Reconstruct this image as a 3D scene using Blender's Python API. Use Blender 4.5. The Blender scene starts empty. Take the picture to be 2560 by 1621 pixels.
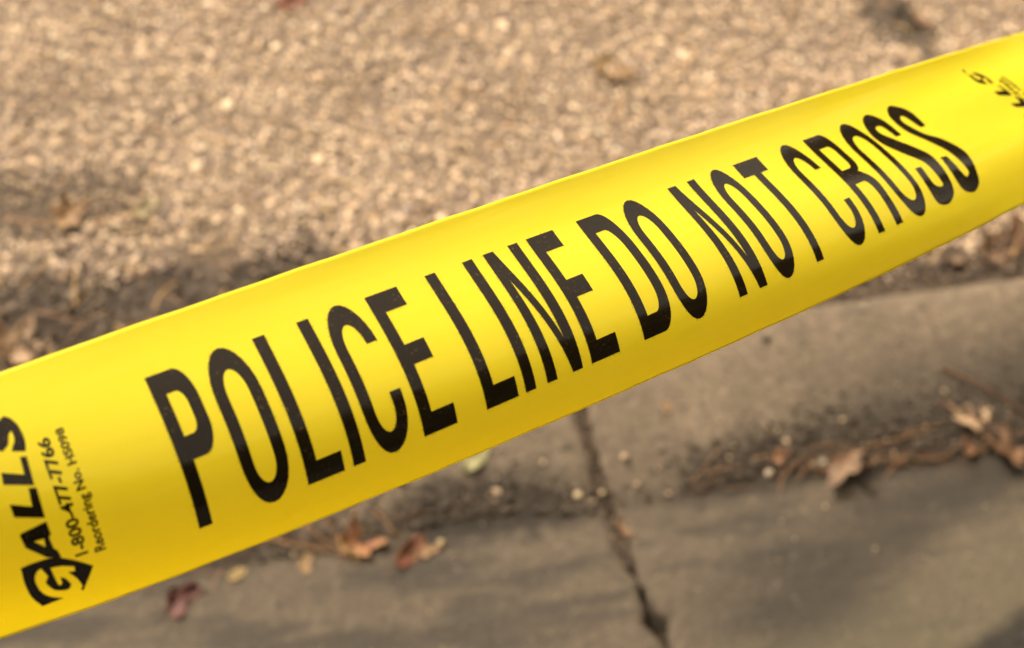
import bpy, bmesh, math, random
import numpy as np
from mathutils import Vector, Matrix
rad = math.radians
SC = bpy.context.scene
COL = SC.collection
rng = random.Random(7)
nrs = np.random.RandomState(11)

# ------------------------------------------------------------------ camera
CAM_H, YAW, PITCH = 1.03, rad(10.0), rad(50.0)
fh = Vector((math.sin(YAW), math.cos(YAW), 0))
CR = Vector((math.cos(YAW), -math.sin(YAW), 0))
CF = fh * math.cos(PITCH) + Vector((0, 0, -math.sin(PITCH)))
CU = CR.cross(CF)
CP = Vector((0, 0, CAM_H))
cd = bpy.data.cameras.new('camera')
cam = bpy.data.objects.new('camera', cd)
COL.objects.link(cam)
cam.matrix_world = Matrix(((CR.x, CU.x, -CF.x, 0), (CR.y, CU.y, -CF.y, 0), (CR.z, CU.z, -CF.z, CAM_H), (0, 0, 0, 1)))
cd.lens = 50.0
cd.sensor_width = 36.0
cd.clip_start = 0.02
cd.clip_end = 1000
cd.dof.use_dof = True
cd.dof.focus_distance = 0.462
cd.dof.aperture_fstop = 9.4
SC.camera = cam

# ------------------------------------------------------------------ light
SUN_EL, SUN_AZ = rad(52), rad(-40)          # azimuth clockwise from +Y: the light comes from the left
w = bpy.data.worlds.new('World')
SC.world = w
w.use_nodes = True
nt = w.node_tree
sky = nt.nodes.new('ShaderNodeTexSky')
sky.sky_type = 'NISHITA'
sky.sun_disc = False
sky.sun_elevation = SUN_EL
sky.sun_rotation = SUN_AZ
sky.air_density = 1.0
sky.dust_density = 6.0
sky.ozone_density = 0.6
bg = nt.nodes['Background']
bg.inputs['Strength'].default_value = 0.15
hs = nt.nodes.new('ShaderNodeHueSaturation')          # hazy, almost colourless overcast sky
hs.inputs['Saturation'].default_value = 0.22
tint = nt.nodes.new('ShaderNodeMix'); tint.data_type = 'RGBA'; tint.blend_type = 'MULTIPLY'
tint.inputs[0].default_value = 1.0
tint.inputs[7].default_value = (1.0, 0.85, 0.61, 1)
nt.links.new(sky.outputs[0], hs.inputs['Color'])
nt.links.new(hs.outputs[0], tint.inputs[6])
nt.links.new(tint.outputs[2], bg.inputs[0])
sd = bpy.data.lights.new('sun', 'SUN')
sd.energy = 1.3
sd.angle = rad(14)
sd.color = (1.0, 0.86, 0.68)
sun = bpy.data.objects.new('sun', sd)
COL.objects.link(sun)
sdir = Vector((math.sin(SUN_AZ) * math.cos(SUN_EL), math.cos(SUN_AZ) * math.cos(SUN_EL), math.sin(SUN_EL)))
sun.rotation_euler = sdir.to_track_quat('Z', 'Y').to_euler()
sun.location = sdir * 5
SC.view_settings.view_transform = 'Standard'
SC.view_settings.look = 'None'
SC.view_settings.exposure = 1.45
SC.view_settings.gamma = 1.0

# ------------------------------------------------------------------ helpers
def tag(o, label=None, cat=None, group=None, kind=None):
    for k, v in (('label', label), ('category', cat), ('group', group), ('kind', kind)):
        if v: o[k] = v
    return o

def link(name, me, mat=None, parent=None):
    o = bpy.data.objects.new(name, me)
    COL.objects.link(o)
    if mat and me is not None and not me.materials: me.materials.append(mat)
    if parent: o.parent = parent
    return o

def mesh_np(name, V, F, smooth=True):
    """V (n,3), F (m,k) constant k"""
    me = bpy.data.meshes.new(name)
    V = np.asarray(V, np.float32); F = np.asarray(F, np.int32)
    k = F.shape[1]
    me.vertices.add(len(V)); me.vertices.foreach_set('co', V.ravel())
    me.loops.add(F.size); me.loops.foreach_set('vertex_index', F.ravel())
    me.polygons.add(len(F)); me.polygons.foreach_set('loop_start', np.arange(0, F.size, k, dtype=np.int32))
    me.polygons.foreach_set('loop_total', np.full(len(F), k, np.int32))
    me.update(calc_edges=True)
    me.polygons.foreach_set('use_smooth', np.full(len(F), smooth))
    me.validate()
    return me

def grid_faces(nu, nv):
    i, j = np.meshgrid(np.arange(nu - 1), np.arange(nv - 1), indexing='ij')
    a = (i * nv + j).ravel()
    return np.stack([a, a + nv, a + nv + 1, a + 1], 1)

class NT:
    """small node-graph helper"""
    def __init__(s, name):
        s.m = bpy.data.materials.new(name); s.m.use_nodes = True
        s.t = s.m.node_tree; s.b = s.t.nodes['Principled BSDF']; s.out = s.t.nodes['Material Output']
    def n(s, typ, **kw):
        x = s.t.nodes.new(typ)
        for k, v in kw.items():
            if k.startswith('i_'): x.inputs[k[2:].replace('_', ' ')].default_value = v
            else: setattr(x, k, v)
        return x
    def l(s, a, b): s.t.links.new(a, b)
    def noise(s, vec, scale, detail=4, rough=.6, w=None):
        x = s.n('ShaderNodeTexNoise'); x.inputs['Scale'].default_value = scale
        x.inputs['Detail'].default_value = detail; x.inputs['Roughness'].default_value = rough
        if vec: s.l(vec, x.inputs['Vector'])
        return x.outputs['Fac']
    def ramp(s, fac, stops):
        r = s.n('ShaderNodeValToRGB'); e = r.color_ramp.elements
        while len(e) < len(stops): e.new(.5)
        for q, (p, c) in zip(e, stops):
            q.position = p; q.color = (*c, 1) if len(c) == 3 else c
        s.l(fac, r.inputs[0]); return r.outputs[0]
    def maprange(s, v, a, b, c=0., d=1., smooth=True):
        r = s.n('ShaderNodeMapRange'); r.interpolation_type = 'SMOOTHSTEP' if smooth else 'LINEAR'
        s.l(v, r.inputs[0])
        for i, q in enumerate((a, b, c, d)): r.inputs[i + 1].default_value = q
        return r.outputs[0]
    def math(s, op, a, b=None):
        r = s.n('ShaderNodeMath', operation=op)
        for i, q in enumerate((a, b)):
            if q is None: continue
            if isinstance(q, (int, float)): r.inputs[i].default_value = q
            else: s.l(q, r.inputs[i])
        return r.outputs[0]
    def mix(s, fac, a, b, typ='MIX'):
        r = s.n('ShaderNodeMix', data_type='RGBA', blend_type=typ)
        for sock, q in ((r.inputs[0], fac), (r.inputs[6], a), (r.inputs[7], b)):
            if isinstance(q, (int, float)): sock.default_value = q
            elif isinstance(q, tuple): sock.default_value = (*q, 1)
            else: s.l(q, sock)
        return r.outputs[2]
    def bump(s, h, strength, dist):
        b = s.n('ShaderNodeBump'); b.inputs['Strength'].default_value = strength; b.inputs['Distance'].default_value = dist
        s.l(h, b.inputs['Height']); return b.outputs[0]
    def base(s, c): 
        if isinstance(c, tuple): s.b.inputs['Base Color'].default_value = (*c, 1)
        else: s.l(c, s.b.inputs['Base Color'])
    def rough(s, r):
        if isinstance(r, (int, float)): s.b.inputs['Roughness'].default_value = r
        else: s.l(r, s.b.inputs['Roughness'])

# ------------------------------------------------------------------ ground shape
Y_FLOW, Y_BACK = 0.630, 0.800       # flow line of the gutter, back edge of the low kerb
def kerb_z(y):
    y = np.asarray(y, float)
    t = np.clip((y - Y_FLOW) / (Y_BACK - Y_FLOW), 0, 1)
    z = 0.034 * (1 - (1 - t) ** 1.7)
    near = np.clip((Y_FLOW - y) / 0.5, 0, 1)
    return z + 0.014 * near
SOIL_Z = 0.016
def ground_z(x, y):
    if y < Y_BACK: return float(kerb_z(y))
    return SOIL_Z + 0.012 * min(1, (y - Y_BACK) / .15)
def at(px, py, lift=0.0):
    """the point of the ground that the camera sees at this place of the 2560 px wide photograph"""
    r = CF + CR * ((px - 1280) / 3555.6) - CU * ((py - 810.5) / 3555.6)
    z = 0.0
    for _ in range(12):
        p = CP + r * ((z - CAM_H) / r.z)
        z = ground_z(p.x, p.y)
    return Vector((p.x, p.y, z + lift))

def fbm(x, y, sc, seed):
    r = np.random.RandomState(seed); o = np.zeros_like(x)
    for k in range(14):
        a = r.uniform(0, 2 * math.pi); f = sc * r.uniform(.5, 2.2)
        o += np.sin(f * (x * math.cos(a) + y * math.sin(a)) + r.uniform(0, 6.28)) / 14
    return o

# ------------------------------------------------------------------ ground materials
def mat_concrete():
    k = NT('weathered_concrete')
    pos = k.n('ShaderNodeNewGeometry').outputs['Position']
    sep = k.n('ShaderNodeSeparateXYZ'); k.l(pos, sep.inputs[0])
    X, Y = sep.outputs[0], sep.outputs[1]
    st = k.n('ShaderNodeMapping'); st.inputs['Scale'].default_value = (2.2, 9.0, 1); k.l(pos, st.inputs[0])
    big = k.noise(pos, 7, 5, .6); mid = k.noise(pos, 38, 4, .62); fine = k.noise(pos, 230, 3, .7)
    streak = k.noise(st.outputs[0], 3.2, 5, .6)
    c = k.ramp(big, [(.3, (.071, .054, .040)), (.5, (.102, .077, .057)), (.72, (.138, .105, .078))])
    c = k.mix(k.maprange(fine, .42, .7, 0, .38), c, (.055, .045, .037))
    c = k.mix(k.maprange(fine, .56, .36, 0, .22), c, (.26, .21, .16))
    c = k.mix(k.maprange(mid, .45, .75, 0, .5), c, (.085, .066, .050))
    g2 = k.noise(pos, 110, 3, .65)
    c = k.mix(k.maprange(g2, .46, .68, 0, .45), c, (.048, .039, .032))
    c = k.mix(k.maprange(g2, .44, .30, 0, .30), c, (.27, .22, .165))
    # the gutter pan is darker than the kerb; flow stains run along it
    pan = k.maprange(Y, .61, .66, 1, 0)
    c = k.mix(k.math('MULTIPLY', pan, .62), c, (.033, .026, .0195))
    c = k.mix(k.math('MULTIPLY', pan, k.maprange(streak, .44, .60, 0, .85)), c, (.024, .020, .017))
    # pale greenish patch on the near right of the pan
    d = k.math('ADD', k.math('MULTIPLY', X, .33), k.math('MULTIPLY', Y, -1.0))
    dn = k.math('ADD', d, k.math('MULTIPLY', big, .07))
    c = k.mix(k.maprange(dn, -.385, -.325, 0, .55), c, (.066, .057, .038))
    shadow_band = k.math('MULTIPLY', k.maprange(dn, -.47, -.40, 0, 1), k.maprange(dn, -.395, -.345, 1, 0))  # soft shadow streak painted into the concrete colour
    shadow_band = k.math('MULTIPLY', shadow_band, k.maprange(X, .15, .36, 0, .72))
    c = k.mix(shadow_band, c, (.014, .0115, .0095))
    c = k.mix(k.maprange(dn, -.284, -.262, 0, .97), c, (.006, .005, .0045))       # almost black at the near right corner
    # dirt gathered at the foot of the kerb
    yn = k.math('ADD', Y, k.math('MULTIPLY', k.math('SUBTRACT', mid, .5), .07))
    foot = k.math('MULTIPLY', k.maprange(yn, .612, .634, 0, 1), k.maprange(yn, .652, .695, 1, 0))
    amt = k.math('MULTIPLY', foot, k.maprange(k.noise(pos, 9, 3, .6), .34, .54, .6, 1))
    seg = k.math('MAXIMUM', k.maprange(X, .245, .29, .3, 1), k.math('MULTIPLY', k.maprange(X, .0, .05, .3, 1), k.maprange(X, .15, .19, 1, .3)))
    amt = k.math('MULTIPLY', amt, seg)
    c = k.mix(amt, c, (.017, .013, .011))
    # the right-hand end of the kerb face is darker
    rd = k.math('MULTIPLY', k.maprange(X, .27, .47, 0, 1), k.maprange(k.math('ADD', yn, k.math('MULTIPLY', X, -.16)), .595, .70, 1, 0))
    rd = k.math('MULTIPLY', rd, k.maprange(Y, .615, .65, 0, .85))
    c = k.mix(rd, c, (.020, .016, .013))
    v = k.n('ShaderNodeTexVoronoi'); v.inputs['Scale'].default_value = 170; k.l(pos, v.inputs['Vector'])
    spk = k.math('MULTIPLY', k.maprange(v.outputs['Distance'], .12, .3, 1, 0), k.maprange(k.noise(pos, 60, 2, .5), .54, .66, 0, .4))
    c = k.mix(spk, c, (.26, .20, .14))
    pit = k.maprange(k.noise(pos, 75, 2, .5), .66, .72, 0, .75)
    c = k.mix(pit, c, (.022, .018, .014))
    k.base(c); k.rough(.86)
    h = k.math('ADD', k.math('MULTIPLY', mid, .6), k.math('MULTIPLY', fine, .4))
    k.l(k.bump(h, 1.0, .006), k.b.inputs['Normal'])
    return k.m

def mat_earth(name, dark, light, scale):
    k = NT(name)
    pos = k.n('ShaderNodeNewGeometry').outputs['Position']
    c = k.ramp(k.noise(pos, scale, 6, .65), [(.3, dark), (.7, light)])
    f = k.noise(pos, scale * 9, 3, .7)
    c = k.mix(k.maprange(f, .4, .7, 0, .5), c, dark)
    k.base(c); k.rough(.95)
    k.l(k.bump(f, .8, .006), k.b.inputs['Normal'])
    return k.m

M_CONC = mat_concrete()
M_SOIL = mat_earth('dark_soil', (.030, .022, .017), (.075, .055, .042), 30)
M_JOINT = mat_earth('joint_dirt', (.016, .011, .008), (.060, .038, .025), 70)
def mat_verge():
    k = NT('sandy_ground'); pos = k.n('ShaderNodeNewGeometry').outputs['Position']
    sep = k.n('ShaderNodeSeparateXYZ'); k.l(pos, sep.inputs[0])
    c = k.ramp(k.noise(pos, 24, 6, .65), [(.3, (.12, .09, .072)), (.7, (.25, .19, .14))])
    n = k.noise(pos, 14, 4, .6)
    wx = k.maprange(sep.outputs[0], -.04, .13, .125, 0)
    e = k.math('SUBTRACT', k.math('ADD', sep.outputs[1], k.math('MULTIPLY', k.math('SUBTRACT', n, .5), .10)), wx)
    c = k.mix(k.maprange(e, Y_BACK + .025, Y_BACK + .06, 1, 0), c, (.040, .029, .023))
    def blot(cx, cy, rx, ry, amt, col, c):
        dx = k.math('DIVIDE', k.math('SUBTRACT', sep.outputs[0], cx), rx); dy = k.math('DIVIDE', k.math('SUBTRACT', sep.outputs[1], cy), ry)
        q = k.math('ADD', k.math('MULTIPLY', dx, dx), k.math('MULTIPLY', dy, dy))
        return k.mix(k.maprange(k.math('ADD', q, k.math('MULTIPLY', k.math('SUBTRACT', n, .5), 2.6)), .5, 1.15, amt, 0), c, col)
    c = blot(-.33, 1.065, .17, .060, .85, (.055, .038, .027), c)
    c = blot(.648, 1.19, .036, .095, .9, (.045, .033, .026), c)
    f = k.noise(pos, 260, 3, .7)
    c = k.mix(k.maprange(f, .4, .7, 0, .45), c, (.07, .052, .042))
    k.base(c); k.rough(.95); k.l(k.bump(f, .8, .004), k.b.inputs['Normal'])
    return k.m
M_VERGE = mat_verge()
M_ROAD = mat_earth('asphalt', (.035, .033, .030), (.07, .064, .055), 12)

def mat_vcol(name, rough=.85, bumpy=0., trans=0.):
    k = NT(name)
    a = k.n('ShaderNodeVertexColor', layer_name='tint').outputs[0]
    pos = k.n('ShaderNodeNewGeometry').outputs['Position']
    f = k.noise(pos, 420, 3, .6)
    k.base(k.mix(k.maprange(f, .3, .75, 0, .45), a, (.10, .075, .055), 'MIX')); k.rough(rough)
    return k.m
M_STONE = mat_vcol('gravel_stone')
M_CRUMB = mat_vcol('soil_crumb', .95)

# ------------------------------------------------------------------ setting
def sheet(name, x0, x1, y0, y1, nx, ny, zf, mat, kind='structure', wob=0., seed=1, sc=9):
    xs = np.linspace(x0, x1, nx); ys = np.linspace(y0, y1, ny)
    A, B = np.meshgrid(xs, ys, indexing='ij')
    Z = zf(A, B) + wob * fbm(A, B, sc, seed)
    me = mesh_np(name, np.stack([A, B, Z], -1).reshape(-1, 3), grid_faces(nx, ny))
    o = link(name, me, mat); tag(o, kind=kind); return o

sheet('ground', -300, 300, -300, 300, 3, 3, lambda a, b: a * 0 - .08, M_VERGE)
sheet('road', -40, 40, -9, -0.02, 3, 3, lambda a, b: a * 0 + .012, M_ROAD)
sheet('verge', -4, 5, Y_BACK - .01, 7, 220, 180, lambda a, b: SOIL_Z - .004 + .012 * np.clip((b - Y_BACK) / .15, 0, 1), M_VERGE, wob=.012, seed=4, sc=22)
sheet('joint_soil', .10, .34, -0.02, Y_BACK - .004, 30, 90, lambda a, b: kerb_z(b) - np.where(b > .575, .0025, .026), M_JOINT, wob=.003, seed=9, sc=90)

# expansion joint across pan and kerb: centre line and width as seen on the ground
JP = [(1452, 1010, .009), (1457, 1031, .009), (1475, 1120, .009), (1492, 1190, .011), (1524, 1290, .010), (1561, 1390, .0065), (1601, 1460, .0055), (1634, 1524, .006), (1646, 1548, .021), (1655, 1570, .017), (1666, 1600, .0055), (1690, 1680, .006)]
jy, jx, jw = [], [], []
for px, py, ww in JP:
    p = at(px, py); jy.append(p.y); jx.append(p.x); jw.append(ww)
jy, jx, jw = (np.array(v)[::-1] for v in (jy, jx, jw))
def joint_x(y):
    x = np.interp(y, jy, jx)
    x = np.where(y > jy[-1], jx[-1] + (y - jy[-1]) * -.02, x)
    return np.where(y < jy[0], jx[0] + (jy[0] - y) * .05, x)
def joint_w(y): return np.interp(y, jy, jw)

curb = bpy.data.objects.new('concrete_curb', None); COL.objects.link(curb); curb.location = (0, Y_FLOW, 0); tag(curb, kind='structure')
def slab(side):
    ny = 190
    ys = np.concatenate([np.linspace(-.02, .40, 30), np.linspace(.405, Y_BACK, ny - 30)])
    nx = 230
    u = np.linspace(0, 1, nx) ** 1.8
    jit = .0011 * fbm(ys, ys * 0 + side, 160, 21 + side) + .0007 * fbm(ys, ys * 0, 700, 31 + side)
    edge = joint_x(ys) + .0030 * fbm(ys, ys * 0, 80, 55) * 2 + side * joint_w(ys) / 2 + jit * 5
    far = 2.6 * side
    A = edge[None, :] + (far - edge[None, :]) * u[:, None]
    B = np.repeat(ys[None], nx, 0) + .002 * fbm(A, A * 0, 30, 3) * (ys[None] > .78)
    Z = kerb_z(B) + .0022 * fbm(A, B, 16, 5) + .0009 * fbm(A, B, 90, 6)
    d = np.abs(A - edge[None, :])
    Z -= .004 * np.exp(-d / .0035)                               # worn arris at the joint
    Z -= .006 * np.exp(-(Y_BACK - B) / .006)
    V = np.stack([A, B, Z], -1)
    # skirts down the joint side and the back
    sk = V[0].copy(); sk[:, 2] -= .05
    bk = V[:, -1].copy(); bk[:, 2] -= .05
    V2 = np.concatenate([V.reshape(-1, 3), sk, bk])
    F = [grid_faces(nx, ny)]
    n0 = nx * ny; j = np.arange(ny - 1); F.append(np.stack([j, j + 1, n0 + j + 1, n0 + j], 1))
    n1 = n0 + ny; i = np.arange(nx - 1); F.append(np.stack([i * ny + ny - 1, n1 + i, n1 + i + 1, (i + 1) * ny + ny - 1], 1))
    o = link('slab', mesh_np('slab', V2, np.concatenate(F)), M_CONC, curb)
    o.matrix_parent_inverse = curb.matrix_world.inverted() if False else Matrix.Translation((0, -Y_FLOW, 0))
    tag(o, label='concrete kerb slab left of the dark joint' if side < 0 else 'concrete kerb slab right of the dark joint')
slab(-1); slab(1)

# unseen woods added behind the camera to darken part of the tape's reflection
def added_woods():
    r = np.random.RandomState(5); n = 42000
    az = np.radians(r.uniform(18, 262, n)); deg = np.degrees(az)
    e = np.clip((115 - deg) / 45, 0, 1); e = e * e * (3 - 2 * e)          # 1 towards the right, where the added woods stand further off
    D = 8.5 + 3 * r.uniform(0, 1, n) ** 1.5 + 8 * e
    top = 7.2 + .5 * np.sin(az * 9) + .35 * np.sin(az * 23 + 1) - e * (2.6 - 1.3 * np.sin(az * 17 + .6) - .5 * np.sin(az * 41))
    z = top * (1 - r.uniform(0, 1, n) ** 1.6 * .98)
    c = np.stack([D * np.sin(az), D * np.cos(az), z], 1)
    u = r.normal(size=(n, 3)); u /= np.linalg.norm(u, axis=1, keepdims=True)
    v = np.cross(u, r.normal(size=(n, 3))); v /= np.linalg.norm(v, axis=1, keepdims=True)
    w_ = r.uniform(.10, .22, (n, 1)); u = u * w_ * 1.5; v = v * w_
    V = np.stack([c - u, c + v, c + u, c - v], 1).reshape(-1, 3)
    k = NT('added_foliage'); pos = k.n('ShaderNodeNewGeometry').outputs['Position']
    k.base(k.ramp(k.noise(pos, 2.5, 3), [(.35, (.035, .045, .016)), (.65, (.075, .085, .03))])); k.rough(.7)
    tag(link('added_woods', mesh_np('added_woods', V, np.arange(4 * n).reshape(-1, 4)), k.m), kind='stuff')
added_woods()

# ------------------------------------------------------------------ loose grains (one object per kind: nobody could count them)
ICO_V = None
def ico():
    bm = bmesh.new(); bmesh.ops.create_icosphere(bm, subdivisions=1, radius=1)
    V = np.array([v.co[:] for v in bm.verts]); F = np.array([[v.index for v in f.verts] for f in bm.faces]); bm.free(); return V, F
bm = bmesh.new(); bmesh.ops.create_icosphere(bm, subdivisions=1, radius=1); bm.verts.ensure_lookup_table()
ICO_V = np.array([v.co[:] for v in bm.verts]); ICO_F = np.array([[v.index for v in f.verts] for f in bm.faces]); bm.free()
PHI = (1 + 5 ** .5) / 2
I12 = np.array([(-1, PHI, 0), (1, PHI, 0), (-1, -PHI, 0), (1, -PHI, 0), (0, -1, PHI), (0, 1, PHI), (0, -1, -PHI), (0, 1, -PHI), (PHI, 0, -1), (PHI, 0, 1), (-PHI, 0, -1), (-PHI, 0, 1)]) / (1 + PHI ** 2) ** .5
I20 = np.array([(0, 11, 5), (0, 5, 1), (0, 1, 7), (0, 7, 10), (0, 10, 11), (1, 5, 9), (5, 11, 4), (11, 10, 2), (10, 7, 6), (7, 1, 8), (3, 9, 4), (3, 4, 2), (3, 2, 6), (3, 6, 8), (3, 8, 9), (4, 9, 5), (2, 4, 11), (6, 2, 10), (8, 6, 7), (9, 8, 1)])

def grains(name, P, R, C, mat, flat=.65, seed=1):
    r = np.random.RandomState(seed); n = len(P)
    V = np.repeat(I12[None], n, 0) * (1 + r.uniform(-.28, .28, (n, 12, 1)))
    q = r.normal(size=(n, 4)); q /= np.linalg.norm(q, axis=1, keepdims=True)
    a, b, c, d = q.T
    Rm = np.stack([np.stack([1 - 2 * (c * c + d * d), 2 * (b * c - a * d), 2 * (b * d + a * c)], -1),
                   np.stack([2 * (b * c + a * d), 1 - 2 * (b * b + d * d), 2 * (c * d - a * b)], -1),
                   np.stack([2 * (b * d - a * c), 2 * (c * d + a * b), 1 - 2 * (b * b + c * c)], -1)], 1)
    V = np.einsum('nij,nvj->nvi', Rm, V * r.uniform(.7, 1.25, (n, 1, 3)))
    V[..., 2] *= flat
    V = V * R[:, None, None] + P[:, None]
    F = (I20[None] + (np.arange(n) * 12)[:, None, None]).reshape(-1, 3)
    me = mesh_np(name, V.reshape(-1, 3), F, smooth=False)
    ca = me.color_attributes.new('tint', 'FLOAT_COLOR', 'POINT')
    cc = np.concatenate([np.repeat(C, 12, 0), np.ones((n * 12, 1))], 1).astype(np.float32)
    ca.data.foreach_set('color', cc.ravel())
    o = link(name, me, mat); tag(o, kind='stuff'); return o

PAL = np.array([(.47, .365, .265), (.41, .315, .225), (.54, .43, .32), (.31, .23, .175), (.58, .48, .385), (.21, .16, .135), (.43, .31, .19), (.25, .20, .175)])
PW = np.array([.24, .2, .16, .12, .08, .1, .06, .04])
def soil_mask(x, y):
    """1 on the bare dark soil: a strip behind the kerb, a patch further left, a rotten patch far right"""
    wob = .05 * fbm(x, y, 30, 77) + .03 * fbm(x, y, 90, 78)
    edge = Y_BACK + .045 + .125 * np.clip((.13 - x) / .17, 0, 1)
    a = np.clip((edge - y + wob) / .03, 0, 1)
    b = np.clip((1 - ((x + .31) / .15) ** 2 - ((y - 1.065) / .055) ** 2 + 9 * wob) / .8, 0, 1) * .75
    c = np.clip((1 - ((x - .648 + .25 * (y - 1.19)) / .034) ** 2 - ((y - 1.19) / .09) ** 2 + 9 * wob) / .8, 0, 1) * .95
    return np.maximum(np.maximum(a, b), c)
def gravel():
    sp = .0050
    gx, gy = np.meshgrid(np.arange(-.9, 1.6, sp), np.arange(Y_BACK + .012, 1.95, sp), indexing='ij')
    x = gx.ravel() + nrs.uniform(-.55, .55, gx.size) * sp; y = gy.ravel() + nrs.uniform(-.55, .55, gx.size) * sp
    patch = fbm(x, y, 26, 41) * 2.2
    # fewer stones on the bare soil strip behind the kerb, on the left above all
    bare = soil_mask(x, y)
    dens = .90 - .70 * bare + .14 * patch
    keep = nrs.uniform(size=x.size) < dens
    x, y, patch = x[keep], y[keep], patch[keep]
    R = .0014 + .0030 * nrs.beta(1.3, 2.6, x.size) + .0035 * (nrs.uniform(size=x.size) > .992)
    ci = nrs.choice(len(PAL), x.size, p=PW)
    C = PAL[ci] * nrs.uniform(.75, 1.12, (x.size, 1)) * np.array([1.0, .97, .955])
    m = np.clip(fbm(x, y, 190, 43) * 2.0 + fbm(x, y, 430, 44) * 2.6, -1.1, .8)
    C *= .97 * (1 + .12 * patch + .60 * m)[:, None]
    C = C * (1 - .10 * (m[:, None] < -.2) * np.array([0, 0, -1.2]))
    dk = soil_mask(x, y)
    C *= (1 - .72 * dk)[:, None]
    z = SOIL_Z + .012 * np.clip((y - Y_BACK) / .15, 0, 1) + .012 * fbm(x, y, 22, 4) + R * .02
    grains('gravel', np.stack([x, y, z], 1), R, np.clip(C, .02, .8), M_STONE, .42, 3)
gravel()

def crumbs():
    n = 9000
    x = nrs.uniform(-.45, .85, n)
    # thick where the photograph shows dirt lying against the kerb foot
    dens = .07 + .8 * np.clip((x - .25) / .05, 0, 1) + .75 * np.exp(-((x - .10) / .065) ** 2) + .35 * np.exp(-((x + .08) / .1) ** 2)
    k = nrs.uniform(size=n) < dens
    x = x[k]; m = len(x)
    y = Y_FLOW + .013 + np.abs(nrs.normal(0, .016, m)) * (1 + .8 * np.clip((x - .3) / .2, 0, 1)) - .006 + .006 * np.sin(x * 23)
    R = nrs.uniform(.0006, .0026, m) * (1 + .8 * (nrs.uniform(size=m) > .94))
    C = np.array([(.022, .016, .013)]) * nrs.uniform(.5, 1.7, (m, 1))
    pale = nrs.uniform(size=m) > .985
    C[pale] = np.array([.34, .26, .18]) * nrs.uniform(.7, 1.2, (pale.sum(), 1))
    # spill over the pan and along the joint
    m2 = 300
    x2 = nrs.uniform(-.4, .8, m2); y2 = nrs.uniform(.36, .79, m2)
    yj = nrs.uniform(.5, .79, 300); xj = joint_x(yj) + nrs.normal(0, .004, 300)
    # soil strip behind the kerb
    m3 = 7000
    x3 = nrs.uniform(-.75, 1.2, m3); y3 = Y_BACK + .004 + np.abs(nrs.normal(0, 1, m3)) * np.where(x3 < .1, .085, .036)
    xs = np.concatenate([x, x2, xj, x3]); ys = np.concatenate([y, y2, yj, y3])
    Rs = np.concatenate([R, nrs.uniform(.0004, .0016, m2), nrs.uniform(.0008, .0022, 300), nrs.uniform(.001, .004, m3)])
    Cs = np.concatenate([C, PAL[nrs.choice(8, m2, p=PW)] * nrs.uniform(.1, .75, (m2, 1)), np.array([(.06, .042, .03)]) * nrs.uniform(.5, 1.6, (300, 1)), np.array([(.045, .032, .025)]) * nrs.uniform(.5, 2.0, (m3, 1))])
    zs = np.where(ys < Y_BACK, kerb_z(ys), SOIL_Z + .012 * np.clip((ys - Y_BACK) / .15, 0, 1) + .012 * fbm(xs, ys, 22, 4)) + Rs * .3
    # joint crumbs lie down in the joint
    zs[len(x) + m2:len(x) + m2 + 300] -= np.where(yj > .575, .002, .022)
    grains('soil_crumbs', np.stack([xs, ys, zs], 1), Rs, Cs, M_CRUMB, .8, 5)
crumbs()

# fine straw between the stones
def straw():
    V, F, C = [], [], []
    n = 620
    x = nrs.uniform(-.7, 1.3, n); y = Y_BACK + .02 + nrs.gamma(1.3, .28, n); k = y < 1.8; x, y = x[k], y[k]; n = len(x)
    for i in range(n):
        L = rng.uniform(.012, .05); a = rng.gauss(0, .7) + (math.pi if rng.random() < .5 else 0); b = rng.uniform(-.5, .5); hw = rng.uniform(.0004, .0009)
        z = SOIL_Z + .012 * min(1, (y[i] - Y_BACK) / .15) + .012 * float(fbm(np.array([x[i]]), np.array([y[i]]), 22, 4)[0]) + .006
        b0 = len(V)
        for s_ in range(4):
            t = s_ / 3 - .5; aa = a + b * t
            cx_, cy_ = x[i] + L * t * math.cos(a) - L * b * t * t * math.sin(a), y[i] + L * t * math.sin(a) + L * b * t * t * math.cos(a)
            nx_, ny_ = -math.sin(aa) * hw, math.cos(aa) * hw
            zz = z + .002 * (1 - 4 * t * t)
            V += [(cx_ + nx_, cy_ + ny_, zz), (cx_, cy_, zz + hw), (cx_ - nx_, cy_ - ny_, zz)]
        for s_ in range(3):
            q = b0 + s_ * 3
            F += [(q, q + 3, q + 4, q + 1), (q + 1, q + 4, q + 5, q + 2)]
        c = rng.choice([(.42, .26, .10), (.36, .20, .09), (.48, .34, .17), (.25, .14, .07)])
        C += [c] * 12
    me = mesh_np('straw', np.array(V), np.array(F))
    ca = me.color_attributes.new('tint', 'FLOAT_COLOR', 'POINT')
    ca.data.foreach_set('color', np.array([(*c, 1) for c in C], np.float32).ravel())
    tag(link('straw', me, M_STONE), kind='stuff')
straw()

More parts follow.
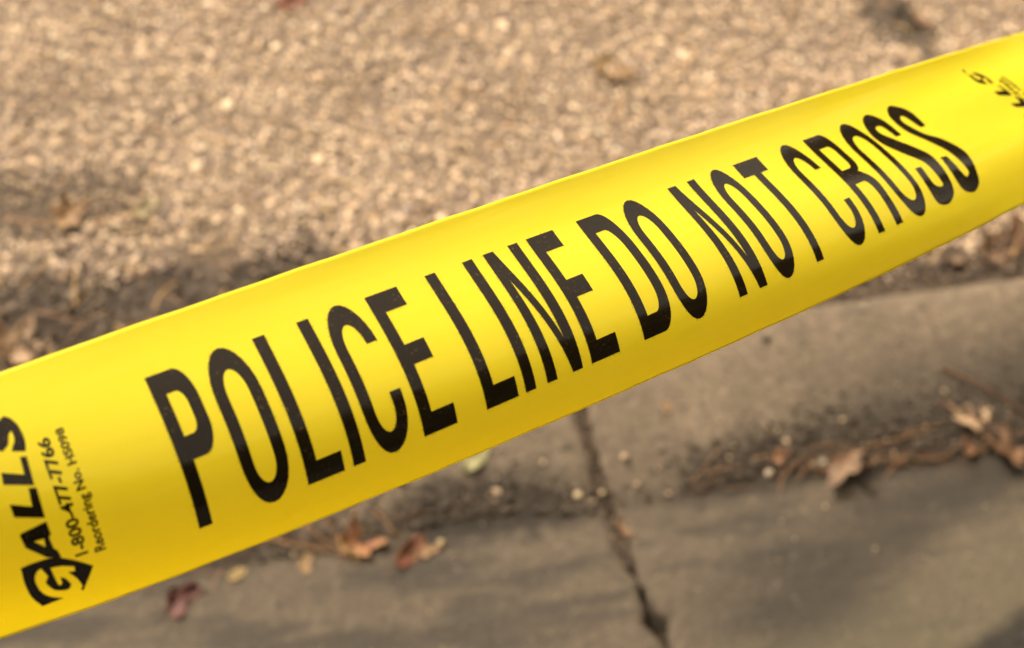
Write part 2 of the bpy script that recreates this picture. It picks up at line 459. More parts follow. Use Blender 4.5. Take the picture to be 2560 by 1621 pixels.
# ------------------------------------------------------------------ pebbles, leaves, needles
def pebble(px, py, r, col, label):
    p = at(px, py); col = tuple(c * .62 for c in col)
    rr = np.random.RandomState(int(px * 7 + py))
    V = ICO_V * (1 + rr.uniform(-.13, .13, (len(ICO_V), 1))) * np.array([1, rr.uniform(.75, 1), rr.uniform(.6, .8)]) * r
    me = mesh_np('pebble', V, ICO_F)
    k = NT('pebble_stone'); pos = k.n('ShaderNodeTexCoord').outputs['Object']
    k.base(k.mix(k.maprange(k.noise(pos, 300, 3), .35, .7, 0, .4), col, tuple(c * .55 for c in col))); k.rough(.7)
    o = link('pebble', me, k.m); o.location = p + Vector((0, 0, r * .5)); o.rotation_euler.z = rr.uniform(0, 6)
    tag(o, label, 'pebble', 'pebbles lying on the concrete')
pebble(1560, 1145, .0038, (.62, .48, .30), 'small cream pebble on the kerb face right of the joint')
pebble(1446, 1241, .0040, (.72, .58, .38), 'pale round pebble just left of the joint near the dirt line')
pebble(1506, 1236, .0032, (.52, .40, .26), 'tan pebble lying at the mouth of the joint')
pebble(1592, 1214, .0030, (.45, .35, .24), 'dull tan pebble right of the joint above the pan')
pebble(1922, 1188, .0042, (.60, .50, .40), 'greyish white pebble in the dirt left of the maple leaf')
pebble(2056, 1158, .0038, (.48, .44, .38), 'grey pebble beside the left lobe of the pinkish maple leaf')
pebble(1103, 1361, .0036, (.58, .44, .24), 'cream pebble on the pan right of the red curled leaf')
pebble(1358, 1160, .0028, (.55, .43, .29), 'small beige pebble on the kerb left of the joint')
pebble(1234, 1212, .0046, (.022, .018, .016), 'black pebble on the kerb below the tape')
pebble(1000, 1205, .0036, (.03, .025, .02), 'dark pebble half under the lower edge of the tape')
pebble(1915, 850, .0040, (.06, .048, .04), 'dark grey pebble on the kerb top right of the tape letters')

LEAF_MATS = {}
def leaf_mat(col, dark):
    k = NT('dry_leaf')
    uv = k.n('ShaderNodeTexCoord').outputs['Object']
    f = k.noise(uv, 140, 4, .6); g = k.noise(uv, 55, 3, .6)
    c = k.mix(k.maprange(f, .35, .7, 0, .8), col, dark)
    c = k.mix(k.maprange(g, .55, .72, 0, .7), c, tuple(x * .55 for x in dark))
    k.base(c); k.rough(.62)
    tr = k.n('ShaderNodeBsdfTranslucent'); k.l(c, tr.inputs[0])
    mx = k.n('ShaderNodeMixShader'); mx.inputs[0].default_value = .22
    k.l(k.b.outputs[0], mx.inputs[1]); k.l(tr.outputs[0], mx.inputs[2]); k.l(mx.outputs[0], k.out.inputs[0])
    k.l(k.bump(f, .5, .002), k.b.inputs['Normal'])
    return k.m

def tube(path, r0, r1, n=6):
    V, F = [], []
    P = [Vector(p) for p in path]
    for i, p in enumerate(P):
        d = (P[min(i + 1, len(P) - 1)] - P[max(i - 1, 0)]).normalized()
        a = d.cross(Vector((0.3, .2, 1))).normalized(); b = d.cross(a)
        r = r0 + (r1 - r0) * i / (len(P) - 1)
        for j in range(n):
            t = 2 * math.pi * j / n; V.append(p + (a * math.cos(t) + b * math.sin(t)) * r)
    for i in range(len(P) - 1):
        for j in range(n):
            F.append((i * n + j, i * n + (j + 1) % n, (i + 1) * n + (j + 1) % n, (i + 1) * n + j))
    return mesh_np('tube', np.array([v[:] for v in V]), np.array(F))

def leaf(px, py, size, shape, col, dark, label, curl=.5, tilt=(0, 0), rz=0, group=None, stem=True, seed=0):
    """size: length of the blade in metres; shape: maple, oval or scrap"""
    g_ = sum(col) / 3; col = tuple((c * .74 + g_ * .26) * .62 * q for c, q in zip(col, (.93, 1.0, .86))); g_ = sum(dark) / 3; dark = tuple((c * .75 + g_ * .25) * .6 for c in dark)
    rr = random.Random(int(px * 3 + py) + seed)
    na, nr = 44, 6
    V = [(0, 0, 0)]
    rough = [rr.uniform(-1, 1) for _ in range(na)]
    for i in range(1, nr + 1):
        for j in range(na):
            th = 2 * math.pi * j / na
            if shape == 'maple':
                R = .50
                lob = 0
                for c_, wd, am in ((0, .34, .62), (1.05, .30, .48), (-1.05, .30, .48), (2.0, .26, .22), (-2.0, .26, .22)):
                    dd = abs((th - c_ + math.pi) % (2 * math.pi) - math.pi); lob = max(lob, am * max(0, 1 - dd / (wd * 1.7)) ** .9)
                R = .34 + lob + .045 * rough[j]
                if abs(th - math.pi) < .3: R *= .55
            elif shape == 'oval':
                c_ = math.cos(th); R = 1 / math.sqrt((c_ / .55) ** 2 + (math.sin(th) / .30) ** 2) * (1 + .06 * rough[j]) * (1.12 if abs(th) < .15 else 1)
            else:
                R = .42 + .12 * math.sin(2 * th + 1) + .09 * math.sin(3 * th + 2) + .07 * rough[j]
            r = R * i / nr * size
            x, y = r * math.cos(th), r * math.sin(th)
            V.append((x, y, 0))
    V = np.array(V)
    # curl: roll the sides and the tip upwards, with crumples
    X, Y = V[:, 0] / size, V[:, 1] / size
    z = curl * (Y ** 2 * 1.1 + .55 * np.clip(X, 0, 1) ** 2) + .05 * np.sin(9 * X + rr.uniform(0, 6)) * np.cos(8 * Y + rr.uniform(0, 6)) - .05 * np.exp(-(Y / .05) ** 2)
    V[:, 2] = z * size
    V[:, 1] *= (1 - .35 * curl * np.abs(Y))
    F = []
    for i in range(nr):
        for j in range(na):
            j2 = (j + 1) % na
            if i == 0: F.append((0, 1 + j, 1 + j2, 1 + j2))
            else: F.append((1 + (i - 1) * na + j, 1 + i * na + j, 1 + i * na + j2, 1 + (i - 1) * na + j2))
    bmx = bmesh.new(); vs = [bmx.verts.new(v) for v in V]
    for f in F:
        f = list(dict.fromkeys(f)); bmx.faces.new([vs[q] for q in f])
    for f in bmx.faces: f.smooth = True
    me = bpy.data.meshes.new('fallen_leaf'); bmx.to_mesh(me); bmx.free()
    o = link('fallen_leaf', me, leaf_mat(col, dark))
    so = o.modifiers.new('thickness', 'SOLIDIFY'); so.thickness = .0003
    rot = Matrix.Rotation(rz, 4, 'Z') @ Matrix.Rotation(tilt[0], 4, 'X') @ Matrix.Rotation(tilt[1], 4, 'Y')
    zmin = min((rot @ Vector(v)).z for v in V)
    p = at(px, py)
    o.matrix_world = Matrix.Translation(p + Vector((0, 0, -zmin + .0004))) @ rot
    if stem and size > .017:
        pts = [(-.30 * size, 0, .004 * size), (-.6 * size, .03 * size, .03 * size), (-.95 * size, .10 * size, .02 * size)]
        s = link('stem', tube(pts, size * .022, size * .014), leaf_mat(tuple(c * .6 for c in col), tuple(c * .6 for c in dark)), o)
    tag(o, label, 'leaf', group or 'fallen leaves in the gutter')
    return o
G2 = 'fallen leaves on the gravel'
leaf(2437, 1050, .035, 'maple', (.68, .40, .25), (.42, .22, .14), 'pale peach maple leaf lying tilted at the right end of the gutter dirt', .30, (.12, 0), 2.3)
leaf(2420, 1118, .027, 'oval', (.34, .13, .05), (.18, .07, .035), 'rust brown oval leaf lying just below the pale peach leaf', .7, (.4, .3), .9)
leaf(2108, 1160, .038, 'maple', (.33, .175, .105), (.20, .095, .06), 'pinkish tan maple leaf in the middle of the gutter dirt on the right', .5, (.45, .1), -2.2)
leaf(1950, 1142, .018, 'scrap', (.45, .17, .07), (.28, .10, .05), 'small orange leaf scrap left of the pinkish maple leaf', .6, (.3, .2), .4)
leaf(2528, 1152, .036, 'maple', (.36, .16, .07), (.2, .08, .04), 'rust leaf at the right edge of the picture, below the twig', .6, (.4, -.2), 2.6)
leaf(893, 1366, .034, 'maple', (.62, .26, .07), (.45, .10, .06), 'crumpled orange and red star shaped leaf among the needles below the tape', .8, (.35, .3), .8)
leaf(868, 1372, .022, 'scrap', (.66, .36, .10), (.48, .22, .07), 'yellow orange leaf scrap touching the crumpled star shaped leaf', .5, (.5, .0), 2.0)
leaf(1022, 1386, .032, 'oval', (.46, .10, .06), (.40, .18, .06), 'red curled oval leaf right of the crumpled star shaped leaf', 1.0, (.7, .1), .75)
leaf(1072, 1380, .014, 'scrap', (.55, .28, .12), (.4, .2, .1), 'tiny orange leaf scrap between the red curled leaf and a cream pebble', .4, (.2, .1), .2)
leaf(455, 1502, .032, 'scrap', (.20, .035, .04), (.11, .025, .025), 'dark crimson leaf alone on the pan at the lower left', .7, (.4, .1), .5)
leaf(592, 1440, .015, 'oval', (.62, .40, .12), (.45, .26, .08), 'small yellow leaf between crossed needles at the lower left', .4, (.2, .2), .5)
leaf(764, 1412, .016, 'scrap', (.58, .32, .12), (.4, .2, .08), 'small amber leaf scrap below the long needles left of the star shaped leaf', .5, (.3, 0), 1.1)
leaf(1186, 1150, .030, 'oval', (.52, .46, .20), (.38, .32, .14), 'pale yellow green leaf on the kerb right under the tape edge', .35, (.25, 0), .75)
leaf(38, 888, .042, 'maple', (.66, .36, .20), (.44, .22, .12), 'peach leaf on dark soil at the left edge above the tape', .5, (.45, .1), 1.2, G2)
leaf(158, 548, .030, 'maple', (.64, .32, .12), (.42, .2, .09), 'orange leaf in the dark patch at the left of the gravel', .55, (.4, 0), .4, G2)
leaf(368, 525, .026, 'scrap', (.62, .46, .26), (.48, .34, .2), 'pale tan leaf scrap right of the dark gravel patch on the left', .35, (.4, .2), .2, G2)
leaf(1530, 190, .046, 'scrap', (.44, .21, .075), (.26, .12, .05), 'curled brown leaf among brighter stones above the tape', .4, (.2, .1), 2.2, G2)
leaf(1512, 165, .026, 'scrap', (.52, .30, .10), (.34, .18, .07), 'ochre leaf scrap lying against the curled brown leaf', .6, (.3, .3), .2, G2)
leaf(730, 12, .034, 'oval', (.50, .12, .07), (.34, .09, .05), 'red leaf at the top edge of the picture', .5, (.5, 0), .3, G2)
leaf(2305, 60, .024, 'scrap', (.36, .17, .07), (.20, .10, .05), 'dark brown curled leaf near the top right corner', .5, (.2, 0), 2.0, G2)
leaf(2255, 45, .034, 'scrap', (.10, .06, .04), (.06, .04, .03), 'blackish brown rotten leaf left of the curled leaf near the top right corner', .4, (.4, 0), 1.0, G2)
leaf(2475, 636, .036, 'maple', (.36, .16, .07), (.22, .09, .045), 'rust leaf on the dark soil behind the kerb at the right', .6, (.4, .1), .8, G2)
leaf(2535, 590, .036, 'oval', (.30, .12, .055), (.18, .08, .04), 'red brown leaf at the right edge under the tape', .6, (.5, -.2), 1.4, G2)
leaf(2380, 655, .022, 'scrap', (.30, .15, .08), (.18, .09, .05), 'small brown leaf scrap on dark soil left of the rust leaf', .5, (.3, .1), 2.4, G2)
leaf(1666, 1020, .011, 'scrap', (.50, .25, .10), (.35, .18, .08), 'tiny orange leaf scrap alone on the kerb right of the joint', .3, (.2, .1), .7)
leaf(1562, 1330, .015, 'scrap', (.34, .15, .07), (.25, .11, .05), 'small rusty leaf scrap caught in the joint', .5, (.3, .1), 1.7)

k = NT('dry_needle'); oi = k.n('ShaderNodeObjectInfo')
k.base(k.ramp(oi.outputs['Random'], [(0, (.06, .027, .014)), (.5, (.15, .068, .03)), (1, (.30, .155, .065))])); k.rough(.6)
M_NEEDLE = k.m
def needle(pts, r=.0009, lift=.002, label=None, name='pine_needle', cat='needle', group='pine needles in the gutter'):
    P = [at(px, py, lift + (.002 if 0 < i < len(pts) - 1 else 0)) for i, (px, py) in enumerate(pts)]
    if len(P) == 2:
        m = (P[0] + P[1]) / 2 + Vector((rng.uniform(-.002, .002), rng.uniform(-.002, .002), .0015)); P = [P[0], m, P[1]]
    # smooth quadratic chain
    Q = []
    for i in range(len(P) - 1):
        for t in (0, .33, .66):
            p0, p1, p2, p3 = P[max(i - 1, 0)], P[i], P[i + 1], P[min(i + 2, len(P) - 1)]
            Q.append(.5 * ((2 * p1) + (p2 - p0) * t + (2 * p0 - 5 * p1 + 4 * p2 - p3) * t * t + (3 * p1 - p0 - 3 * p2 + p3) * t ** 3))
    Q.append(P[-1])
    c = Q[0].copy()
    o = link(name, tube([q - c for q in Q], r, r * .55, 5), M_NEEDLE); o.location = c
    if not label:
        mx = sum(q[0] for q in pts) / len(pts)
        label = 'dry brown pine needle in the gutter dirt ' + ('below the tape, left of the joint' if mx < 1500 else 'between the joint and the maple leaf' if mx < 2110 else 'right of the pinkish maple leaf')
        group += ' left of the joint' if mx < 1500 else ' before the maple leaf' if mx < 2110 else ' beyond the maple leaf'
    tag(o, label, cat, group)
needle([(2352, 926), (2450, 975), (2575, 1045)], .0015, .004, 'thick reddish brown twig slanting down to the right edge above the peach leaf', 'twig', 'twig', 'twigs in the gutter')
needle([(660, 1349), (740, 1370), (850, 1386)], .0010, .003, 'long tan twig leading from the tape edge to the star shaped leaf', 'twig', 'twig', 'twigs in the gutter')
needle([(808, 1286), (826, 1330), (856, 1380)], .0010, .004, 'tan twig hanging straight down from the tape edge to the star shaped leaf', 'twig', 'twig', 'twigs in the gutter')
for pts in ([(747, 1312), (840, 1374)], [(762, 1300), (800, 1350), (880, 1396)], [(840, 1376), (890, 1406)], [(951, 1290), (1003, 1350)], [(930, 1275), (985, 1340)],
            [(558, 1428), (530, 1478)], [(475, 1432), (590, 1448)], [(358, 1468), (400, 1494)], [(690, 1330), (760, 1360), (900, 1398)], [(610, 1375), (700, 1362)],
            [(2118, 1130), (2230, 1106), (2322, 1080)], [(2022, 1124), (2115, 1114)], [(1948, 1210), (1980, 1166), (2044, 1134)], [(1995, 1200), (2030, 1150)], [(1948, 1236), (1962, 1190), (2010, 1160)],
            [(1764, 1187), (1852, 1171)], [(1728, 1232), (1792, 1198)], [(1740, 1246), (1800, 1212)], [(1815, 1228), (1900, 1222)], [(2222, 1144), (2335, 1154), (2390, 1118)], [(2180, 1150), (2290, 1168)],
            [(2240, 1090), (2380, 1066)], [(2340, 1010), (2470, 1062), (2560, 1092)], [(2400, 1150), (2520, 1110)], [(1880, 1150), (1990, 1128)], [(2060, 1186), (2190, 1160)]):
    needle(pts, .0005)
for i in range(30):
    px = rng.choice([rng.uniform(1700, 2560), rng.uniform(1750, 2560), rng.uniform(420, 1050)])
    py = (1262 - .145 * (px - 1525)) + rng.gauss(-14, 20)
    a = rng.gauss(-.15, .45); L = rng.uniform(30, 85)
    needle([(px - L * math.cos(a), py - L * math.sin(a)), (px + rng.uniform(-8, 8), py + rng.uniform(-8, 8)), (px + L * math.cos(a), py + L * math.sin(a))], .00038)
for pts in ([(96, 792), (150, 806), (210, 818)], [(300, 560), (420, 585), (560, 580)], [(580, 575), (590, 690)], [(395, 640), (440, 690)], [(20, 560), (150, 570)], [(820, 210), (960, 190)], [(1060, 100), (1200, 95)]):
    needle(pts, .0011, .007, 'dry straw coloured pine needle lying on the gravel', group='pine needles on the gravel')

# ------------------------------------------------------------------ the tape
TW = 76.0                                    # width in millimetres
TS0, TSH = 250.0, 265.0
SHAPE = np.array([47.282, -60.7373, 525.2331, 0.7365, -0.2963, 0.5925, -0.8724, 0.2981, 1.2626, -0.0355, 0.0142, -0.1589])
ALPHA = np.array([[-0.6477, 0.5148, 0.757, -0.2218], [-0.3306, -0.4336, -0.1233, 0.0528], [0.2388, 0.1526, -0.4783, -0.1352], [-0.1954, 0.1127, 0.2264, 0.048], [0.0849, -0.0361, -0.2918, -0.0287]])
GX, GW = np.polynomial.legendre.leggauss(6)
S_MIN, S_MAX = -75.0, 545.0                  # shape known between these; the tape runs on beyond
def wave(s, t):
    """small ripples across the film, stronger towards the right-hand end (an angle, in radians)"""
    a = np.clip((s - 345) / 90, 0, 1)
    return -a * .125 * np.sin(2 * math.pi * t / .43 - 1.42 - (s - 450) * .006)
def tape_point(s, t):
    s = np.asarray(s, float); t = np.asarray(t, float)
    sc = np.clip(s, S_MIN, S_MAX)
    u = (sc - TS0) / TSH; U = u[:, None]
    C0, d, q, r = SHAPE[:3], SHAPE[3:6], SHAPE[6:9], SHAPE[9:12]
    T = d + q * 2 * U * 20 / TSH + r * (3 * U * U - 1) * 20 / TSH
    C = C0 + d * (sc - TS0)[:, None] + q * (U * U - 1) * 20 + r * (U ** 3 - U) * 20 + T * (s - sc)[:, None]
    Tn = T / np.linalg.norm(T, axis=1, keepdims=True)
    g = np.array([0, 1., 0]); e1 = g - Tn * (Tn @ g)[:, None]; e1 /= np.linalg.norm(e1, axis=1, keepdims=True)
    e2 = np.cross(Tn, e1)
    ca = np.stack([u ** i for i in range(5)], 1) @ ALPHA
    tt = (GX[None] + 1) / 2 * t[:, None]; v = 2 * tt - 1
    a = sum(ca[:, j:j + 1] * v ** j for j in range(4)) + wave(sc[:, None], tt)
    c = (np.cos(a) * GW).sum(1) / 2 * t * TW; sn = (np.sin(a) * GW).sum(1) / 2 * t * TW
    # film slack: faint long ripples, a little more at the two edges
    ed = np.exp(-t / .05) + np.exp(-(1 - t) / .05)
    rip = .10 * np.sin(s / 17 + 5 * t) + .07 * np.sin(s / 9.3 - 7 * t + 2) + ed * (.12 * np.sin(s / 11 + 1.3) + .08 * np.sin(s / 5.7) + .06 * np.sin(s / 3.1 + 2))
    nn = -e1 * np.sin(a.mean(1))[:, None] + e2 * np.cos(a.mean(1))[:, None]
    P = (C + e1 * c[:, None] + e2 * sn[:, None] + nn * rip[:, None] * .55 + e1 * (ed * (.06 * np.sin(s / 7.7) + .05 * np.sin(s / 3.9 + 1)))[:, None]) / 1000.0       # metres: right, down, forward of the lens
    M = np.array([CR[:], (-CU)[:], CF[:]])
    return P @ M + np.array(CP[:])
def tape_frame(s, t):
    p = tape_point(s, t); e = .4
    n = np.cross(tape_point(s + e, t) - tape_point(s - e, t), tape_point(s, t + .004) - tape_point(s, t - .004))
    n /= np.linalg.norm(n, axis=1, keepdims=True)
    return p, n
_p, _n = tape_frame(np.array([150.]), np.array([.4]))
NS = -1.0 if float((_n[0] * (_p[0] - np.array(CP[:]))).sum()) > 0 else 1.0   # make normals face the street side

def mat_tape():
    k = NT('yellow_plastic_film')
    uv = k.n('ShaderNodeUVMap', uv_map='film').outputs[0]
    mp = k.n('ShaderNodeMapping'); mp.inputs['Scale'].default_value = (.35, 7, 1); k.l(uv, mp.inputs[0])
    mp2 = k.n('ShaderNodeMapping'); mp2.inputs['Scale'].default_value = (1.5, 60, 1); k.l(uv, mp2.inputs[0])
    st = k.noise(mp.outputs[0], 3, 4, .55); st2 = k.noise(mp2.outputs[0], 2, 3, .6)
    c = k.mix(k.maprange(st, .3, .7, 0, 1), (.86, .84, .055), (.89, .87, .075))
    k.base(c)
    k.rough(k.maprange(st2, .3, .7, .11, .17))
    k.b.inputs['IOR'].default_value = 1.5
    mp3 = k.n('ShaderNodeMapping'); mp3.inputs['Scale'].default_value = (.55, 9, 1); mp3.inputs['Rotation'].default_value = (0, 0, .035); k.l(uv, mp3.inputs[0])
    cr = k.maprange(k.math('ABSOLUTE', k.math('SUBTRACT', k.noise(mp3.outputs[0], 2.2, 1, .4), .5)), 0, .006, 1, 0)
    cr = k.math('MULTIPLY', cr, k.maprange(k.noise(uv, 2.5, 2, .5), .48, .60, 0, .45))
    h = k.math('ADD', k.math('ADD', st, k.math('MULTIPLY', st2, .03)), cr)
    k.l(k.bump(h, .20, .0006), k.b.inputs['Normal'])
    tr = k.n('ShaderNodeBsdfTranslucent'); tr.inputs[0].default_value = (.97, .83, .035, 1)
    mx = k.n('ShaderNodeMixShader'); mx.inputs[0].default_value = .63
    k.l(k.b.outputs[0], mx.inputs[1]); k.l(tr.outputs[0], mx.inputs[2]); k.l(mx.outputs[0], k.out.inputs[0])
    return k.m
def mat_ink():
    k = NT('black_printing_ink')
    uv = k.n('ShaderNodeTexCoord').outputs['Object']
    f = k.noise(uv, 900, 3, .7); g = k.noise(uv, 120, 3, .6)
    pin = k.math('MULTIPLY', k.maprange(f, .56, .72, 0, 1), k.maprange(g, .42, .62, .1, .9))
    k.base(k.mix(pin, (.0085, .0048, .0022), (.075, .050, .010))); k.rough(.13)
    k.b.inputs['IOR'].default_value = 1.43
    k.l(k.bump(f, .06, .0002), k.b.inputs['Normal'])
    return k.m
M_TAPE, M_INK = mat_tape(), mat_ink()

ss = np.concatenate([np.linspace(-900, S_MIN - 8, 40), np.linspace(S_MIN, S_MAX, 420), np.linspace(S_MAX + 8, 1500, 50)])
tn = np.linspace(0, 1, 72)
A, B = np.meshgrid(ss, tn, indexing='ij')
P0, N0 = tape_frame(A.ravel(), B.ravel()); N0 *= NS
ns_, nt_ = len(ss), len(tn)
back = P0 - N0 * .00009
V = np.concatenate([P0, back])
F0 = grid_faces(ns_, nt_); n0 = ns_ * nt_
e0 = P0[F0[0]]; fn = np.cross(e0[1] - e0[0], e0[2] - e0[0])
if float(fn @ N0[F0[0][0]]) < 0: F0 = F0[:, ::-1]
F1 = F0[:, ::-1] + n0
rim = []
i = np.arange(ns_ - 1)
for j in (0, nt_ - 1):
    q = np.stack([i * nt_ + j, (i + 1) * nt_ + j, (i + 1) * nt_ + j + n0, i * nt_ + j + n0], 1)
    rim.append(q if j == 0 else q[:, ::-1])
FF = np.concatenate([F0, F1] + rim)
tape_me = mesh_np('barrier_tape', V, FF)
uvl = tape_me.uv_layers.new(name='film')
su = np.concatenate([A.ravel(), A.ravel()]) / TW; tu = np.concatenate([B.ravel(), B.ravel()])
li = np.empty(len(tape_me.loops), np.int32); tape_me.loops.foreach_get('vertex_index', li)
uvl.data.foreach_set('uv', np.stack([su[li], tu[li]], 1).astype(np.float32).ravel())
tape = link('barrier_tape', tape_me, M_TAPE)
tag(tape, 'yellow plastic barrier tape printed POLICE LINE DO NOT CROSS stretched across the picture', 'barrier tape')

# ---- print on the tape: shapes in film coordinates (s in mm along, t across)
def curve_mesh(polys):
    cu = bpy.data.curves.new('tmp', 'CURVE'); cu.dimensions = '2D'; cu.fill_mode = 'BOTH'
    for pl in polys:
        sp = cu.splines.new('POLY'); sp.points.add(len(pl) - 1); sp.use_cyclic_u = True
        for q, (x, y) in zip(sp.points, pl): q.co = (x, y, 0, 1)
    return obj_mesh(cu)
def obj_mesh(cu):
    o = bpy.data.objects.new('tmp', cu); COL.objects.link(o)
    dg = bpy.context.evaluated_depsgraph_get(); dg.update()
    me = bpy.data.meshes.new_from_object(o.evaluated_get(dg))
    bpy.data.objects.remove(o); bpy.data.curves.remove(cu)
    return me
def put_print(name, me, conv=None, label=None, lift=.00006, step=2.2):
    """me: flat mesh in mm (x = s, y = t*TW) or any frame that conv turns into it"""
    bmx = bmesh.new(); bmx.from_mesh(me); bpy.data.meshes.remove(me)
    if conv:
        for v in bmx.verts: v.co = Vector((*conv(v.co.x, v.co.y), 0))
    xs = [v.co.x for v in bmx.verts]; ys = [v.co.y for v in bmx.verts]
    for lo, hi, ax in ((min(xs), max(xs), (1, 0, 0)), (min(ys), max(ys), (0, 1, 0))):
        n = int((hi - lo) / step)
        for q in range(1, n + 1):
            c = lo + q * (hi - lo) / (n + 1)
            g = bmx.verts[:] + bmx.edges[:] + bmx.faces[:]
            bmesh.ops.bisect_plane(bmx, geom=g, dist=1e-5, plane_co=Vector(ax) * c, plane_no=ax)
    bmx.verts.ensure_lookup_table()
    S = np.array([v.co.x for v in bmx.verts]); T = np.array([v.co.y for v in bmx.verts]) / TW
    P, N = tape_frame(S, T); P = P + N * NS * lift
    for v, p in zip(bmx.verts, P): v.co = p
    for f in bmx.faces:
        f.smooth = True; f.normal_update()
    nn = N * NS
    flip = [f for f in bmx.faces if f.normal.dot(Vector(nn[f.verts[0].index])) < 0]
    bmesh.ops.reverse_faces(bmx, faces=flip)
    out = bpy.data.meshes.new(name); bmx.to_mesh(out); bmx.free()
    o = link(name, out, M_INK, tape)
    if label: o['label'] = label
    return o

TT, TB, TTR, TBR = .201, .802, .189, .8145
def el(cx, ct, rx, rt, a0, a1, n=14, e=1.0):
    o = []
    for i in range(n + 1):
        a = rad(a0 + (a1 - a0) * i / n); c, s = math.cos(a), math.sin(a)
        o.append((cx + rx * math.copysign(abs(c) ** e, c), ct + rt * math.copysign(abs(s) ** e, s)))
    return o
ST = 3.75
def L_O(w=12.8):
    h = w / 2; i = h - 3.45
    out = el(h, .385, h, .385 - TTR, 180, 360) + el(h, .614, h, TBR - .614, 0, 180)
    inn = el(h, .377, i, .377 - .279, 180, 360) + el(h, .630, i, .727 - .630, 0, 180)
    return [out, inn]
def L_C(w=12.8):
    h = w / 2; i = h - 3.45
    out = [(w, .381)] + el(h, .385, h, .385 - TTR, 360, 180)[0:] + el(h, .614, h, TBR - .614, 180, 0) + [(w, .584), (w - 3.45, .584)]
    out += el(h, .630, i, .727 - .630, 0, 180) + el(h, .377, i, .377 - .279, 180, 360) + [(w - 3.45, .381)]
    return [out]
def L_P():
    w = 11.5
    out = [(0, TT)] + el(w - 4.2, .33, 4.2, .33 - TT, 270, 360) + el(w - 4.2, .42, 4.2, .118, 0, 90) + [(ST, .538), (ST, TB), (0, TB)]
    i = 2.0
    inn = [(ST - .15, .285)] + el(w - 5.4, .345, i, .06, 270, 360) + el(w - 5.4, .40, i, .05, 0, 90) + [(ST - .15, .45)]
    return [out, inn]
def L_I(): return [[(0, TT), (ST, TT), (ST, TB), (0, TB)]]
def L_L(w=11.1): return [[(0, TT), (ST, TT), (ST, .717), (w, .717), (w, TB), (0, TB)]]
def L_E(w=11.0, m=10.2): return [[(0, TT), (w, TT), (w, .288), (ST, .288), (ST, .439), (m, .439), (m, .523), (ST, .523), (ST, .717), (w, .717), (w, TB), (0, TB)]]
def L_N(w=13.35): return [[(0, TT), (3.9, TT), (9.75, .651), (w - ST, TT), (w, TT), (w, TB), (w - ST, TB), (3.05, .347), (ST, TB), (0, TB)]]
def L_D():
    w = 14.0
    out = [(0, TT)] + el(w - 5.6, .41, 5.6, .41 - TT, 270, 360, e=.92) + el(w - 5.6, .60, 5.6, TB - .60, 0, 90, e=.92) + [(0, TB)]
    inn = [(ST, .286)] + el(w - 6.6, .40, 2.9, .114, 270, 360) + el(w - 6.6, .61, 2.9, .10, 0, 90) + [(ST, .711)]
    return [out, inn]
def L_T(): return [[(0, TT), (13.2, TT), (13.2, .288), (5.31 + ST, .288), (5.31 + ST, TB), (5.31, TB), (5.31, .288), (0, .288)]]
def L_R():
    out = [(0, TT)] + el(9.6, .315, 4.6, .315 - TT, 270, 360) + el(9.6, .40, 4.7, .076, 0, 72) + [(12.0, .478)] + el(10.6, .58, 5.1, .095, 300, 360) + [(15.2, .67), (15.2, TB), (11.1, TB), (11.1, .70)]
    out += [(11.4, .61)] + el(9.0, .59, 2.2, .056, 0, -90, 8) + [(ST, .534), (ST, TB), (0, TB)]
    inn = [(ST, .281)] + el(8.6, .325, 2.0, .044, 270, 360) + el(8.6, .40, 2.0, .041, 0, 90) + [(ST, .441)]
    return [out, inn]
def smooth(pts, corners, n=5):
    o = []; m = len(pts)
    for i in range(m):
        p0, p1, p2, p3 = pts[i - 1], pts[i], pts[(i + 1) % m], pts[(i + 2) % m]
        if i in corners: p0 = p1
        if (i + 1) % m in corners: p3 = p2
        for q in range(n):
            t = q / n
            o.append(tuple(.5 * (2 * b + (c - a) * t + (2 * a - 5 * b + 4 * c - d) * t * t + (3 * b - a - 3 * c + d) * t ** 3) for a, b, c, d in zip(p0, p1, p2, p3)))
    return o
